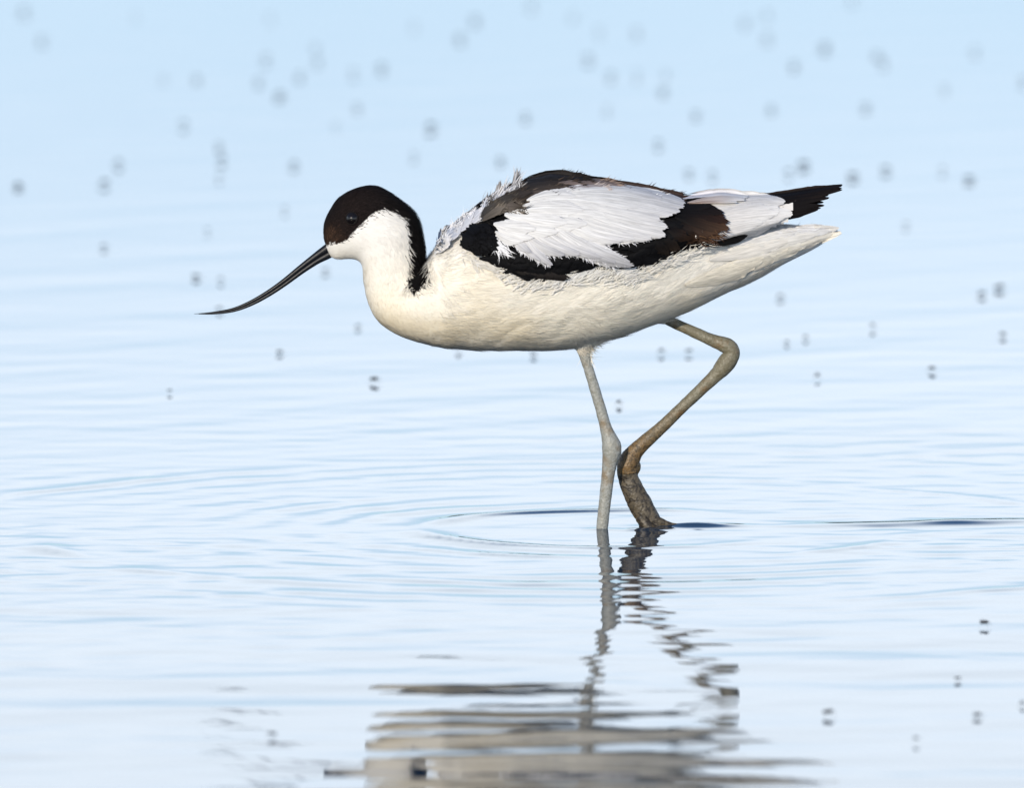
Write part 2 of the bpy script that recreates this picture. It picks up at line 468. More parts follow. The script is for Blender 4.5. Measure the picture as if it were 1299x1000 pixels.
def plumage_colour(q, jit=0.0):
    r = np.random.default_rng(3)
    qq = q + r.normal(0, 1, q.shape) * jit * np.clip((q[:, :1] - 415) / 50, .25, 1) if jit else q
    c = np.empty((len(q), 3))
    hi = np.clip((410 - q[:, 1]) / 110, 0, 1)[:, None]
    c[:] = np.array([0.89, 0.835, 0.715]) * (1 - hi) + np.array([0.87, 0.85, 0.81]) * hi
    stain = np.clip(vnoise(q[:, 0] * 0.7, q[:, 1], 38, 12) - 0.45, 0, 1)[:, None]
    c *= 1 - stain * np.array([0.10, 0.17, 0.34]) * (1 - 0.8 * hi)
    cap = inside(CAP, qq)
    brown = np.exp(-(((q[:, 0] - 420) / 13) ** 2 + ((q[:, 1] - 303) / 13) ** 2))[:, None]
    crown = np.clip(1 - np.abs(q[:, 0] - 445) / 70, 0, 1)[:, None]
    k = np.array([0.007, 0.006, 0.006]) + crown * np.array([0.004, 0.0016, 0.0012]) + brown * np.array([0.032, 0.017, 0.009]) * (0.25 + 1.3 * vnoise(q[:, 0], q[:, 1], 5, 15))[:, None]
    c[cap] = k[cap]
    return c


q = PX(bco)
set_col(bme, plumage_colour(q))
bme.materials.append(M_body)
body = bpy.data.objects.new('body', bme)
col.objects.link(body)
tri = [tuple(p.vertices) for p in bme.polygons]
BVH = BVHTree.FromPolygons([tuple(v) for v in bco], tri)

# ------------------------------------------------------------------ plumage barbs
FLOW = np.array([
    (415, 295, .35, -1), (430, 255, .8, -.6), (470, 240, 1, .1), (510, 262, .7, .7), (530, 290, .35, 1), (537, 340, .1, 1), (440, 312, 1, -.1),
    (450, 280, 1, -.2), (480, 290, 1, .25), (470, 325, .8, .6), (500, 310, .5, 1), (490, 350, .3, 1), (475, 390, .5, 1), (510, 400, .8, .5), (550, 420, 1, .1),
    (600, 400, 1, .05), (640, 430, 1, .0), (700, 420, 1, -.05), (545, 370, .7, .3), (565, 335, .7, -.2), (600, 350, 1, .1), (700, 370, 1, -.3),
    (760, 360, .9, -.5), (800, 380, 1, -.4), (860, 370, 1, -.45), (930, 340, 1, -.5), (1000, 310, 1, -.35), (1060, 292, 1, -.2), (570, 290, 1, -.9),
    (600, 260, 1, -.6), (740, 436, .3, 1), (760, 425, 1, .25), (700, 250, 1, 0)], float)


def flow(q):
    out = np.zeros((len(q), 2))
    for i in range(0, len(q), 20000):
        d2 = ((q[i:i + 20000, None] - FLOW[None, :, :2]) ** 2).sum(-1)
        w = 1 / (d2 + 120) ** 1.6
        out[i:i + 20000] = (w[..., None] * FLOW[None, :, 2:]).sum(1)
    return out / np.linalg.norm(out, axis=1)[:, None]


class Barbs:
    """thin tapered feather barbs collected into one mesh"""
    def __init__(s): s.v, s.n, s.c = [], [], []

    def add(s, P, N, Dv, L, Wd, C, lift=0.18, curl=0.0):
        """P roots, N outward normals, Dv directions (unit, tangent), L lengths, Wd widths (metres)"""
        Dv = Dv - N * (Dv * N).sum(1)[:, None]; Dv /= np.linalg.norm(Dv, axis=1)[:, None] + 1e-9
        B = np.cross(N, Dv)
        L = L[:, None]; Wd = Wd[:, None]
        lift = np.broadcast_to(np.asarray(lift, float), (len(P),))[:, None]
        m = P + Dv * L * 0.5 + N * L * lift * 0.6 + B * L * curl * 0.12
        t = P + Dv * L + N * L * lift + B * L * curl * 0.5
        p0 = P - N * 0.6 * S
        V = np.stack([p0 - B * Wd, p0 + B * Wd, m - B * Wd * 0.8, m + B * Wd * 0.8, t], 1)
        s.v.append(V.reshape(-1, 3)); s.n.append(np.repeat(N + Dv * 0.15 + B * rng.normal(0, .10, (len(P), 1)), 5, 0)); s.c.append(np.repeat(C, 5, 0))

    def build(s, name, mat):
        V = np.vstack(s.v); k = len(V) // 5
        base = (np.arange(k) * 5)[:, None, None]
        F = (np.array([[0, 3, 1], [0, 2, 3], [2, 4, 3]])[None] + base).reshape(-1, 3)
        o = mesh_obj(name, V, F, mat)
        set_col(o.data, np.vstack(s.c))
        N = np.vstack(s.n); N /= np.linalg.norm(N, axis=1)[:, None]
        o.data.normals_split_custom_set_from_vertices(N.astype(np.float32))
        return o


# triangle soup of the body for area sampling
tv = np.array([(p[0], p[i], p[i + 1]) for p in tri for i in range(1, len(p) - 1)])
a_, b_, c_ = bco[tv[:, 0]], bco[tv[:, 1]], bco[tv[:, 2]]
cr_ = np.cross(b_ - a_, c_ - a_); area = np.linalg.norm(cr_, axis=1)
near_w = np.where((a_[:, 1] < 0.02), 1.0, 0.45)
qa = PX(a_)
near_w *= np.where(qa[:, 0] < 560, 1.9, 1.0)


def wing_edge(px):
    """lower edge of the folded wing in the photo"""
    return np.interp(px, [578, 586, 612, 648, 680, 720, 756, 800, 838, 870, 905, 950, 1000], [300, 318, 330, 352, 359, 350, 341, 346, 331, 318, 310, 300, 283])


NB = 58000
pr = area * near_w; pr /= pr.sum()
pick = rng.choice(len(tv), NB, p=pr)
r1, r2 = np.sqrt(rng.random(NB)), rng.random(NB)
P = a_[pick] * (1 - r1)[:, None] + b_[pick] * (r1 * (1 - r2))[:, None] + c_[pick] * (r1 * r2)[:, None]
N = cr_[pick] / area[pick][:, None]
q = PX(P)
keep = (q[:, 0] < 1030 - 90 * rng.random(NB)) & ~((q[:, 0] > 590) & (q[:, 0] < 1000) & (q[:, 1] < wing_edge(q[:, 0]) - 6))
P, N, q = P[keep], N[keep], q[keep]
# smooth normals from nearest surface
fl = flow(q)
ang = rng.normal(0, 0.22, len(q)); fl = np.stack([fl[:, 0] * np.cos(ang) - fl[:, 1] * np.sin(ang), fl[:, 0] * np.sin(ang) + fl[:, 1] * np.cos(ang)], 1)
Dv = np.stack([fl[:, 0], np.zeros(len(q)), -fl[:, 1]], 1)
head = q[:, 0] < 550
nape = np.clip((q[:, 0] - 478) / 40, 0, 1) * (q[:, 1] < 372)
L = np.where(head, rng.uniform(4, 8, len(q)) + 4 * nape, rng.uniform(13, 27, len(q))) * S
Wd = np.where(head, rng.uniform(.3, .55, len(q)), rng.uniform(.3, .6, len(q))) * S
C = plumage_colour(q, 2.4)
C *= np.where(C[:, :1] < .2, rng.uniform(0.4, 2.2, (len(q), 1)), rng.uniform(0.94, 1.04, (len(q), 1)))
barbs = Barbs()
barbs.add(P, N, Dv, L, Wd, np.clip(C, 0, .89), np.where(head, .04 + .2 * nape, .025), rng.normal(0, .35, len(q))[:, None])


# ------------------------------------------------------------------ wing surface
def interp(x, tab): return np.interp(x, [t[0] for t in tab], [t[1] for t in tab])


YT = [(580, 290), (592, 274), (610, 257), (640, 238), (666, 228), (698, 220), (734, 223), (770, 229), (820, 239), (869, 249), (885, 247.5), (916, 243.5), (947, 247.5), (985, 247), (1030, 240), (1067, 234)]
YB = [(580, 322), (650, 352), (700, 356), (800, 346), (860, 326), (905, 309), (1000, 283), (1067, 246)]
HW = [(580, 92), (620, 107), (680, 113), (740, 112), (800, 104), (860, 92), (920, 74), (980, 50), (1040, 26), (1067, 14)]
_cache = {}


def body_depth(px, py):
    key = (int(round(px / 3)), int(round(py / 3)))
    if key not in _cache:
        r = ray(key[0] * 3, key[1] * 3)
        h = BVH.ray_cast(CAM, r)
        _cache[key] = h[0].y / S if h[0] is not None else 0.0
    return _cache[key]


def wing_depth(px, py):
    px = np.asarray(px, float); py = np.asarray(py, float)
    t, bt, h = interp(px, YT), interp(px, YB), interp(px, HW)
    u = np.clip((bt - py) / np.maximum(bt - t, 4), 0, 1)
    d = -h * np.sqrt(np.clip(1 - u * u, 0.004, 1))
    bd = np.array([body_depth(x, y) for x, y in zip(px.ravel(), py.ravel())]).reshape(px.shape)
    d = np.minimum(d, bd - 3)
    f = np.clip(np.where(px > 885, (bt + 12 - py) / 18, (bt + 4 - py) / 34), 0, 1); f = f * f * (3 - 2 * f)
    return np.where(bd < -1, bd - 1.5 + f * (d - bd + 1.5), d)


class Vanes:
    """overlapping vaned feathers collected into one mesh"""
    def __init__(s): s.v, s.f, s.c, s.uv, s.k = [], [], [], [], 0

    def add(s, root, tip, width, bend=0.0, off=4.0, lift=3.0, c0=(.8, .8, .8), c1=None, fray=1.5, blunt=1.0, rachis=1.06, camber=1.2, nL=16, nW=11, edge=None, seed=None, dep=None):
        r = np.random.default_rng(seed if seed is not None else s.k + 17)
        root, tip = np.array(root, float), np.array(tip, float)
        ax = tip - root; Ln = np.linalg.norm(ax); ax /= Ln; nr = np.array([-ax[1], ax[0]])
        t = np.linspace(0, 1, nL)[:, None]; w = np.linspace(-1, 1, nW)[None, :]
        jag = r.normal(0, fray, (1, nW)) / Ln
        jag = jag + (-(np.abs(w) ** 2.2)) * (width * blunt / Ln)
        tt = t * (1 + jag * t ** 3)
        prof = np.clip(np.sin(np.pi * np.clip(t * 0.70 + 0.02, 0, 1)) ** 0.7, 0, 1) * np.where(t > .85, 1 - (t - .85) * 1.6, 1)
        edgej = 1 + r.normal(0, 0.035, (nL, nW)) * np.abs(w)
        cx = root[0] + ax[0] * tt * Ln + nr[0] * (w * prof * edgej * width + bend * (tt - tt * tt) * 4)
        cy = root[1] + ax[1] * tt * Ln + nr[1] * (w * prof * edgej * width + bend * (tt - tt * tt) * 4)
        d = (dep or wing_depth)(cx, cy)
        d = d - off - lift * t ** 1.5 - camber * (1 - w * w) + r.normal(0, .12, d.shape)
        V = W(cx, cy, d).reshape(-1, 3)
        c0 = np.array(c0, float); c1 = c0 if c1 is None else np.array(c1, float)
        cc = c0 + (c1 - c0) * np.clip(t + 0 * w, 0, 1)[..., None] ** 2.0
        cc = cc * (1 + r.normal(0, .035, (1, nW, 1)))
        if edge is not None:
            cc = cc + (np.array(edge) - cc) * (np.abs(w) ** 4 + 0 * t)[..., None] * .8
        cc[:, nW // 2] *= rachis
        idx = np.arange(nL * nW).reshape(nL, nW) + s.k
        s.f.append(np.stack([idx[:-1, :-1], idx[:-1, 1:], idx[1:, 1:], idx[1:, :-1]], -1).reshape(-1, 4))
        s.v.append(V); s.c.append(np.clip(cc, 0, .9).reshape(-1, 3))
        u0 = r.random() * 50
        s.uv.append(np.stack([(t + 0 * w) * Ln / 30 + u0 + np.abs(w) * -.25, (w + 0 * t) * width / 14 + u0], -1).reshape(-1, 2))
        s.k += nL * nW

    def build(s, name, mat=None):
        o = mesh_obj(name, np.vstack(s.v), np.vstack(s.f), mat or M_feather)
        set_col(o.data, np.vstack(s.c))
        uvl = o.data.uv_layers.new(name='UVMap')
        uv = np.vstack(s.uv)[np.vstack(s.f).ravel()]
        uvl.data.foreach_set('uv', uv.astype(np.float32).ravel())
        return o


WHITE = (.80, .79, .78); WARM = (.75, .72, .69); BLK = (.004, .004, .005); BRN = (.085, .045, .026); GREY = (.17, .13, .11)
# base sheet of the folded wing
OUT = [(584, 312), (586, 298), (594, 285), (608, 268), (640, 244), (666, 231), (698, 223), (734, 226), (770, 232), (820, 242), (869, 252), (886, 251), (916, 247), (947, 251), (985, 251), (1010, 246),
       (1000, 282), (950, 298), (905, 309), (872, 317), (838, 330), (803, 345), (756, 341), (720, 350), (680, 358), (650, 350), (612, 328)]
gx, gy = np.meshgrid(np.arange(580, 1016, 3.0), np.arange(216, 366, 3.0))
gd = wing_depth(gx, gy)
GV = W(gx, gy, gd)
idx = np.arange(gx.size).reshape(gx.shape)
F = np.stack([idx[:-1, :-1], idx[:-1, 1:], idx[1:, 1:], idx[1:, :-1]], -1).reshape(-1, 4)
cen = np.stack([gx.ravel()[F].mean(1), gy.ravel()[F].mean(1)], -1)
F = F[inside(OUT, cen)]
used = np.unique(F); remap = np.full(gx.size, -1); remap[used] = np.arange(len(used))
wing = mesh_obj('wing', GV.reshape(-1, 3)[used], remap[F], M_body)
gq = np.stack([gx.ravel()[used], gy.ravel()[used]], -1)
wc = np.tile(np.array(BLK), (len(used), 1))
wc[gq[:, 0] > 905] = WARM
wc[(gq[:, 1] < 262 + (gq[:, 0] - 660) * -.02) & (gq[:, 0] > 650) & (gq[:, 0] < 870)] = GREY
set_col(wing.data, wc)

def tip_barbs(rt, tp, wd, bn, off, cols, n, seed, ln=7):
    """loose barbs that soften the tip and the edges of a vane"""
    r = np.random.default_rng(seed); rt, tp = np.array(rt, float), np.array(tp, float)
    ax = tp - rt; Ln = np.linalg.norm(ax); ax /= Ln; nr = np.array([-ax[1], ax[0]])
    w = r.uniform(-1, 1, n); t = 1 - np.abs(w) ** 2 * r.uniform(.2, .9, n) * .5 - r.uniform(0, .06, n) - 4 / Ln
    pr_ = np.sin(np.pi * np.clip(t * .70 + .02, 0, 1)) ** .7 * np.where(t > .85, 1 - (t - .85) * 1.6, 1)
    p = rt + ax * (t * Ln)[:, None] + nr * (w * pr_ * wd * .92 + bn * (t - t * t) * 4)[:, None]
    d = wing_depth(p[:, 0], p[:, 1]) - off
    P = W(p[:, 0], p[:, 1], d)
    N = np.tile([0, -1.0, 0.2], (n, 1)); N /= np.linalg.norm(N, axis=1)[:, None]
    a = np.arctan2(-ax[1], ax[0]) - w * .5 + r.normal(0, .12, n)
    Dv = np.stack([np.cos(a), np.zeros(n), np.sin(a)], 1)
    barbs.add(P, N, Dv, ln * r.uniform(.5, 1.2, n) * S, r.uniform(.35, .65, n) * S, np.array(cols)[r.integers(0, len(cols), n)], .0, r.normal(0, .4, n)[:, None])


black = Vanes()      # shoulder and lower band
def patch(vn, poly, n, ln, wd, dirf, colr, off, lift=2.0, seed=1, **kw):
    r = np.random.default_rng(seed); poly = np.array(poly, float); lo, hi = poly.min(0), poly.max(0); k = 0; tries = 0
    pts = []
    while len(pts) < n and tries < 9000:
        tries += 1
        p = lo + (hi - lo) * r.random(2)
        if inside(poly, p[None])[0]: pts.append(p)
    pts.sort(key=lambda p: -p[0])           # rear feathers below, front ones overlap them
    for i, p in enumerate(pts):
        a = dirf(p) + r.normal(0, .16); Ln = ln * r.uniform(.75, 1.25)
        v = np.array([math.cos(a), math.sin(a)]) * Ln
        c = np.array(colr) * r.uniform(.7, 1.35)
        vn.add(p - v * .5, p + v * .5, wd * r.uniform(.8, 1.2), r.normal(0, 1.5), off + 2.2 * i / len(pts), lift, c, seed=int(r.integers(1e6)), nL=9, nW=9, **kw)


SHOULDER = [(590, 312), (590, 300), (596, 292), (605, 284), (617, 286), (622, 294), (630, 306), (624, 317), (610, 322), (596, 317)]
LOWER = [(622, 328), (640, 320), (654, 318), (700, 330), (740, 325), (800, 330), (815, 322), (835, 310), (842, 318), (822, 333), (800, 339), (770, 334), (735, 340), (690, 350), (660, 350), (640, 338)]
REAR = [(790, 305), (835, 290), (848, 280), (866, 290), (858, 308), (836, 322), (815, 332), (806, 320)]
patch(black, REAR, 46, 30, 6, lambda p: -.1, BLK, 2, seed=4, fray=1)
patch(black, LOWER, 110, 30, 5.5, lambda p: .12 if p[0] < 700 else -.2, BLK, 2.5, seed=5, fray=.9)
patch(black, SHOULDER, 75, 15, 4, lambda p: .55, BLK, 6, lift=2.5, seed=6, fray=1)
for i in range(9):   # a few lower coverts in a slightly greyer black
    black.add((650 + i * 5, 343 + i * .8), (682 + i * 5, 350 + i * .3), 5, 0, 5, 1, (.02, .017, .016))
o_black = black.build('black_covert_feathers')

tert = Vanes()       # brown-black tertials at the rear of the band
for i, (rt, tp, wd, bn, c0, c1) in enumerate([
        ((840, 290), (887, 304), 9, 2, BLK, (.045, .024, .014)), ((846, 284), (903, 305), 10, 2, BLK, (.05, .026, .014)), ((850, 278), (914, 300), 10, 1, BLK, BRN),
        ((842, 286), (876, 304), 8, 2, BLK, (.03, .016, .01)), ((838, 296), (862, 318), 8, 2, BLK, (.03, .02, .014)), ((830, 300), (848, 324), 8, 2, BLK, (.02, .014, .01)),
        ((856, 275), (924, 291), 10, -2, BLK, (.075, .04, .024)), ((852, 270), (924, 281), 10, -5, BLK, (.03, .014, .01)), ((840, 272), (918, 270), 8, -5, BLK, (.012, .008, .008)), ((838, 268), (900, 262), 7, -3, BLK, (.01, .008, .008))]):
    tert.add(rt, tp, wd, bn, 3 + i * .4, 2, c0, c1, fray=2.2, nL=18, nW=15)
o_tert = tert.build('tertial_feathers')

sec = Vanes()        # white rear of the wing up to the black tips
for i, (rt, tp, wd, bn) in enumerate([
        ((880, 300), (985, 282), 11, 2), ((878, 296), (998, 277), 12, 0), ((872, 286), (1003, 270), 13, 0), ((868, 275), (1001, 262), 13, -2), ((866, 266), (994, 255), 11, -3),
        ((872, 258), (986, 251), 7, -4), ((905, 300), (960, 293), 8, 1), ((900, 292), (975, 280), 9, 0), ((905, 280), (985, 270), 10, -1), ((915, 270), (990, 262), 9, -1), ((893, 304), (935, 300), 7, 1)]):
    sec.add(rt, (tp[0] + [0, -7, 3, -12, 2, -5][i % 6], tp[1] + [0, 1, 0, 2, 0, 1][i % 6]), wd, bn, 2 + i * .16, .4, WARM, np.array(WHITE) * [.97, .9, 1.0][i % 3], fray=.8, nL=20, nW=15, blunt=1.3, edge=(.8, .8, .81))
for i, (rt, tp, wd, bn, cc) in enumerate([((866, 252), (950, 249), 4.5, -5, (.72, .7, .74)), ((872, 257), (946, 252.5), 3.5, -3, (.5, .41, .37)), ((874, 258), (935, 256), 2, -1, (.36, .26, .21))]):
    sec.add(rt, tp, wd, bn, 7 + i, 1.5, cc, WHITE, fray=1)
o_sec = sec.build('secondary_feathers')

prim = Vanes()       # black wing tips
for i, (rt, tp, wd, bn) in enumerate([
        ((950, 272), (1026, 268), 8, 1), ((945, 281), (1038, 266), 4.5, 2), ((945, 267), (1041, 264), 5.5, 1), ((945, 262), (1046, 260.5), 6, 1),
        ((945, 257), (1052, 251), 7, 1), ((945, 256), (1068.5, 240.5), 5.5, 2), ((940, 252), (1069, 235), 6, 2.5)]):
    prim.add(rt, tp, wd, bn, -3 + i * .5, 0, BLK, (.009, .006, .006), fray=.3, blunt=4.5, nL=26, nW=13, edge=(.04, .022, .016) if i > 4 else None)
prim.add((894, 312), (948, 299), 4.5, 2, 6.5, 0, BLK, BLK, fray=1)
o_prim = prim.build('primary_feathers')

mant = Vanes()       # grey-brown mantle along the back
for i, (rt, tp, wd, bn, c0, c1) in enumerate([
        ((800, 238), (874, 252), 4, -1, (.05, .035, .03), (.05, .03, .025)), ((740, 229), (850, 247), 4.5, -2, (.06, .045, .04), (.05, .03, .025)), ((690, 226), (800, 241), 6, -3, (.06, .05, .045), (.09, .06, .045)),
        ((665, 232), (755, 231), 7, -4, (.02, .018, .018), (.05, .04, .036)), ((660, 238), (745, 238), 7, -4, (.03, .026, .024), (.07, .05, .04)), ((652, 246), (730, 243), 7, -4, (.04, .034, .03), (.10, .075, .06)),
        ((640, 250), (708, 252), 7, -4, (.07, .058, .05), (.12, .095, .08)), ((668, 228), (730, 224), 5, -3, (.02, .018, .018), (.03, .025, .022)), ((690, 226), (746, 228), 4, -3, (.015, .013, .013), (.02, .018, .016)),
        ((708, 232), (790, 235), 5, -2, (.22, .17, .15), (.3, .22, .18)), ((720, 238), (775, 241), 6, -1, (.4, .36, .36), (.5, .42, .38)),
        ((622, 262), (665, 254), 7, -4, (.13, .11, .095), (.05, .038, .03)), ((625, 268), (662, 262), 7, -4, (.16, .135, .115), (.05, .038, .028)), ((612, 280), (640, 262), 6, -2, (.10, .085, .07), (.2, .17, .14)),
        ((610, 276), (632, 255), 5, -2, (.05, .045, .04), (.10, .085, .07)), ((618, 268), (655, 246), 6, -2, (.08, .07, .06), (.035, .03, .027)), ((630, 256), (672, 244), 6, -2, (.03, .026, .024), (.05, .04, .035))]):
    mant.add(rt, tp, wd, bn, 4 + i * .45, 2, c0, c1, fray=2, nL=16, nW=11, blunt=1.2)
    tip_barbs(rt, tp, wd, bn, 6 + i * .45, [c0, c1, tuple(.5 * (np.array(c0) + np.array(c1)))], 55, 300 + i, 10)
ruff = [((596, 284), (622, 262), 6, 2, (.74, .75, .8)), ((602, 280), (618, 250), 4.5, 4, (.70, .72, .78)), ((608, 272), (632, 240), 5, 5, (.62, .63, .67)), ((612, 272), (640, 248), 6, 2, (.72, .72, .75)),
        ((620, 262), (634, 231), 4, 4, (.34, .33, .33)), ((624, 260), (648, 238), 5, 3, (.66, .66, .7)), ((632, 254), (652, 234), 4.5, 2, (.5, .5, .52)), ((644, 246), (656.5, 219), 3.2, 3, (.28, .27, .27)), ((640, 248), (662, 231), 5, 2, (.16, .15, .145)),
        ((560, 308), (586, 280), 8, 2, (.76, .77, .81)), ((572, 296), (600, 270), 8, 2, (.78, .78, .81)), ((584, 288), (612, 264), 7, 2, (.76, .76, .8)), ((552, 322), (570, 296), 7, 2, (.77, .77, .79))]
for i, (rt, tp, wd, bn, cc) in enumerate(ruff):
    mant.add(rt, tp, wd, bn, 2 + i * .2, 3, np.array(cc) * .95, cc, fray=2.4, nL=16, nW=13, blunt=1.6, edge=(.8, .8, .83) if cc[0] > .5 else None)
    tip_barbs(rt, tp, wd, bn, 5 + i * .2, [cc, tuple(np.array(cc) * .8)], 26, 400 + i, 7)
o_mant = mant.build('mantle_feathers')

white = Vanes()      # white scapulars
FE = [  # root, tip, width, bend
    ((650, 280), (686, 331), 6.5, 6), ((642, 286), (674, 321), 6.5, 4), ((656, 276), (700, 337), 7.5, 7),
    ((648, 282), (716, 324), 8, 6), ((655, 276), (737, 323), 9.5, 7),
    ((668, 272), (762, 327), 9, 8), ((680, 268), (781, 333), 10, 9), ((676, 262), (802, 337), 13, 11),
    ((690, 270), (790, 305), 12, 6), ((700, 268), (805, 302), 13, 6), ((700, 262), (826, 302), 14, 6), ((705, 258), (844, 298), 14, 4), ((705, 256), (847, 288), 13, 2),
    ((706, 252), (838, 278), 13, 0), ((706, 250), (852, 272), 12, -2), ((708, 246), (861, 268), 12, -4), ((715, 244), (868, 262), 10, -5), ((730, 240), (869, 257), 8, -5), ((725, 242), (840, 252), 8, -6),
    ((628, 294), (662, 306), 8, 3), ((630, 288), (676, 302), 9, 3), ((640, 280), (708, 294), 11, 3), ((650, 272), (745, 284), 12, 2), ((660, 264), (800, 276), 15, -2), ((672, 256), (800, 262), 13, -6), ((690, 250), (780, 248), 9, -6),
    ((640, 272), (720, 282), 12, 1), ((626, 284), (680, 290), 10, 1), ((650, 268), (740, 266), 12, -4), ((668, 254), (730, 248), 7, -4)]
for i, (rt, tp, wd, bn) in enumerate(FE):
    dd = rng.uniform(.92, 1.0)
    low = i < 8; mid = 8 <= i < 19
    c0 = (.76, .75, .74) if low else (.82, .81, .79); c1 = (.46, .46, .49) if low else (.64, .635, .65) if mid else (.75, .745, .745)  # feather shading painted in: greyer tips, paler edges; thin tips also show black
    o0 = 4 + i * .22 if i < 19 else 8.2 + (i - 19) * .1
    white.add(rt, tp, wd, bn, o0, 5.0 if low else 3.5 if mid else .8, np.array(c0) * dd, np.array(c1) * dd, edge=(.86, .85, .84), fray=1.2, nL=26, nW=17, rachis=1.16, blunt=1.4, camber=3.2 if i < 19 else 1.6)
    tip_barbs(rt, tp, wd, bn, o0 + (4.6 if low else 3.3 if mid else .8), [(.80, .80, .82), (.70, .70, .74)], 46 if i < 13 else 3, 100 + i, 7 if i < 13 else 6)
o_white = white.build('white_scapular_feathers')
def rump_depth(px, py):
    bd = np.array([body_depth(x, y) for x, y in zip(px.ravel(), py.ravel())]).reshape(px.shape)
    return np.minimum(bd, -3.0) - 1


under = Vanes()      # long white tail coverts under the wing tips
for i, (rt, tp, wd, bn, cc) in enumerate([((870, 362), (968, 330), 12, 2, (.78, .73, .62)), ((895, 350), (1000, 316), 11, 2, (.78, .73, .62)), ((920, 340), (1030, 306), 9, 2, (.78, .74, .64)), ((930, 334), (1052, 299), 7, 2, (.78, .74, .66)),
                                      ((940, 326), (1068, 294.5), 6, 2, (.78, .75, .68)), ((900, 330), (1000, 306), 11, -1, (.78, .75, .7)), ((930, 318), (1038, 297), 9, -1, (.77, .75, .71)), ((950, 308), (1064, 289), 7, -1, (.77, .76, .75)), ((925, 312), (1020, 290), 8, -2, (.77, .76, .75)), ((960, 300), (1050, 287.5), 5, -2, (.77, .77, .79))]):
    under.add(rt, tp, wd, bn, .5 + i * .3, 1.0, cc, cc, fray=.9, blunt=1.8, nL=20, nW=11, dep=rump_depth)
o_under = under.build('tail_covert_feathers')
sub = [o_black, o_tert, o_sec, o_prim, o_mant, o_white]

# loose wisps: ruffled scapulars on the back, flank fringe over the wing edge, thigh tuft
def wisps(n, box, dirf, ln, wd, colf, lift, seed, dep=None, curl=.6):
    r = np.random.default_rng(seed)
    x = r.uniform(box[0], box[2], n); y = r.uniform(box[1], box[3], n)
    if dep is None:
        d = wing_depth(x, y) - 3
    else: d = dep(x, y)
    P = W(x, y, d); e = 2.0
    N = np.tile([0, -1.0, 0.25], (n, 1)); N /= np.linalg.norm(N, axis=1)[:, None]
    a = dirf(x, y, r)
    Dv = np.stack([np.cos(a), np.zeros(n), -np.sin(a)], 1)
    barbs.add(P, N, Dv, ln * r.uniform(.6, 1.3, n) * S, wd * r.uniform(.7, 1.3, n) * S, np.array([colf(i, r) for i in range(n)]), lift, r.normal(0, curl, n)[:, None])


def line_wisps(pts, n, spread, ang, dang, ln, wd, cols, seed, lift=.1, dep=-6, curl=.6):
    """wisps rooted along a line on the wing or the flank"""
    r = np.random.default_rng(seed); pts = np.array(pts, float)
    k = r.random(n) * (len(pts) - 1); i = k.astype(int); f = (k - i)[:, None]
    p = pts[i] * (1 - f) + pts[i + 1] * f + r.normal(0, spread, (n, 2))
    d = wing_depth(p[:, 0], p[:, 1]) + dep
    P = W(p[:, 0], p[:, 1], d)
    N = np.tile([0, -1.0, 0.2], (n, 1)); N /= np.linalg.norm(N, axis=1)[:, None]
    a = ang + r.normal(0, dang, n)
    Dv = np.stack([np.cos(a), np.zeros(n), -np.sin(a)], 1)
    cc = np.array(cols)[r.integers(0, len(cols), n)] * r.uniform(.85, 1.05, (n, 1))
    barbs.add(P, N, Dv, ln * r.uniform(.55, 1.3, n) * S, wd * r.uniform(.7, 1.3, n) * S, cc, lift, r.normal(0, curl, n)[:, None])


CR = [(.82, .79, .72), (.80, .77, .70), (.84, .82, .79)]
line_wisps([(640, 352), (660, 363), (690, 362), (720, 356), (756, 352), (790, 354), (808, 352)], 330, 5, -.55, .25, 15, .42, CR, 31, .2, -3.5)
line_wisps([(700, 360), (740, 350), (780, 348), (800, 350)], 300, 3, -.95, .2, 15, .42, [(.80, .80, .80), (.84, .83, .8)], 32, .2, -3.5)
line_wisps([(588, 322), (600, 330), (620, 336), (640, 350)], 170, 4, .35, .4, 14, .42, CR, 33, .2, -3.5)
line_wisps([(808, 352), (838, 338), (866, 326), (900, 314)], 170, 4, -.4, .22, 15, .42, CR, 34, .2, -3.5)
line_wisps([(626, 300), (632, 312), (638, 318)], 90, 3, .9, .35, 14, .6, [(.84, .84, .86)], 35, .1, -9)
line_wisps([(588, 300), (594, 288), (606, 276), (616, 284)], 160, 3, .5, .5, 9, .5, [BLK, (.02, .018, .017)], 36, .15, -5)
line_wisps([(884, 304), (905, 303), (918, 294)], 45, 3, .35, .3, 10, .6, [(.07, .035, .02), (.12, .065, .035), (.03, .016, .01)], 38, .06, -9)
line_wisps([(640, 262), (655, 262), (664, 268)], 120, 3, .7, .4, 14, .5, [(.03, .025, .02), (.12, .10, .08), (.3, .26, .22)], 39, .1, -12)
TU = [(.62, .63, .66), (.34, .33, .33), (.75, .76, .8), (.10, .09, .085)]
line_wisps([(606, 270), (618, 260), (632, 250)], 30, 4, -.85, .45, 15, .4, TU, 41, .3, 2, .8)
line_wisps([(640, 248), (650, 244), (660, 238)], 14, 3, -.95, .4, 15, .4, TU, 42, .3, 2, .8)
line_wisps([(650, 236), (655, 233)], 26, 1.0, -1.25, .12, 20, .7, [(.3, .29, .29), (.6, .6, .62)], 43, .3, 0, .3)
line_wisps([(630, 248), (636, 246)], 26, 1.2, -.95, .12, 22, .7, [(.3, .29, .29), (.7, .7, .72)], 44, .3, 0, .3)
BL = [(.70, .75, .84), (.78, .80, .86), (.6, .63, .7)]
line_wisps([(552, 318), (566, 298), (582, 284), (600, 272), (612, 264)], 90, 5, -.6, .4, 9, .4, BL, 45, .2, 0, .7)


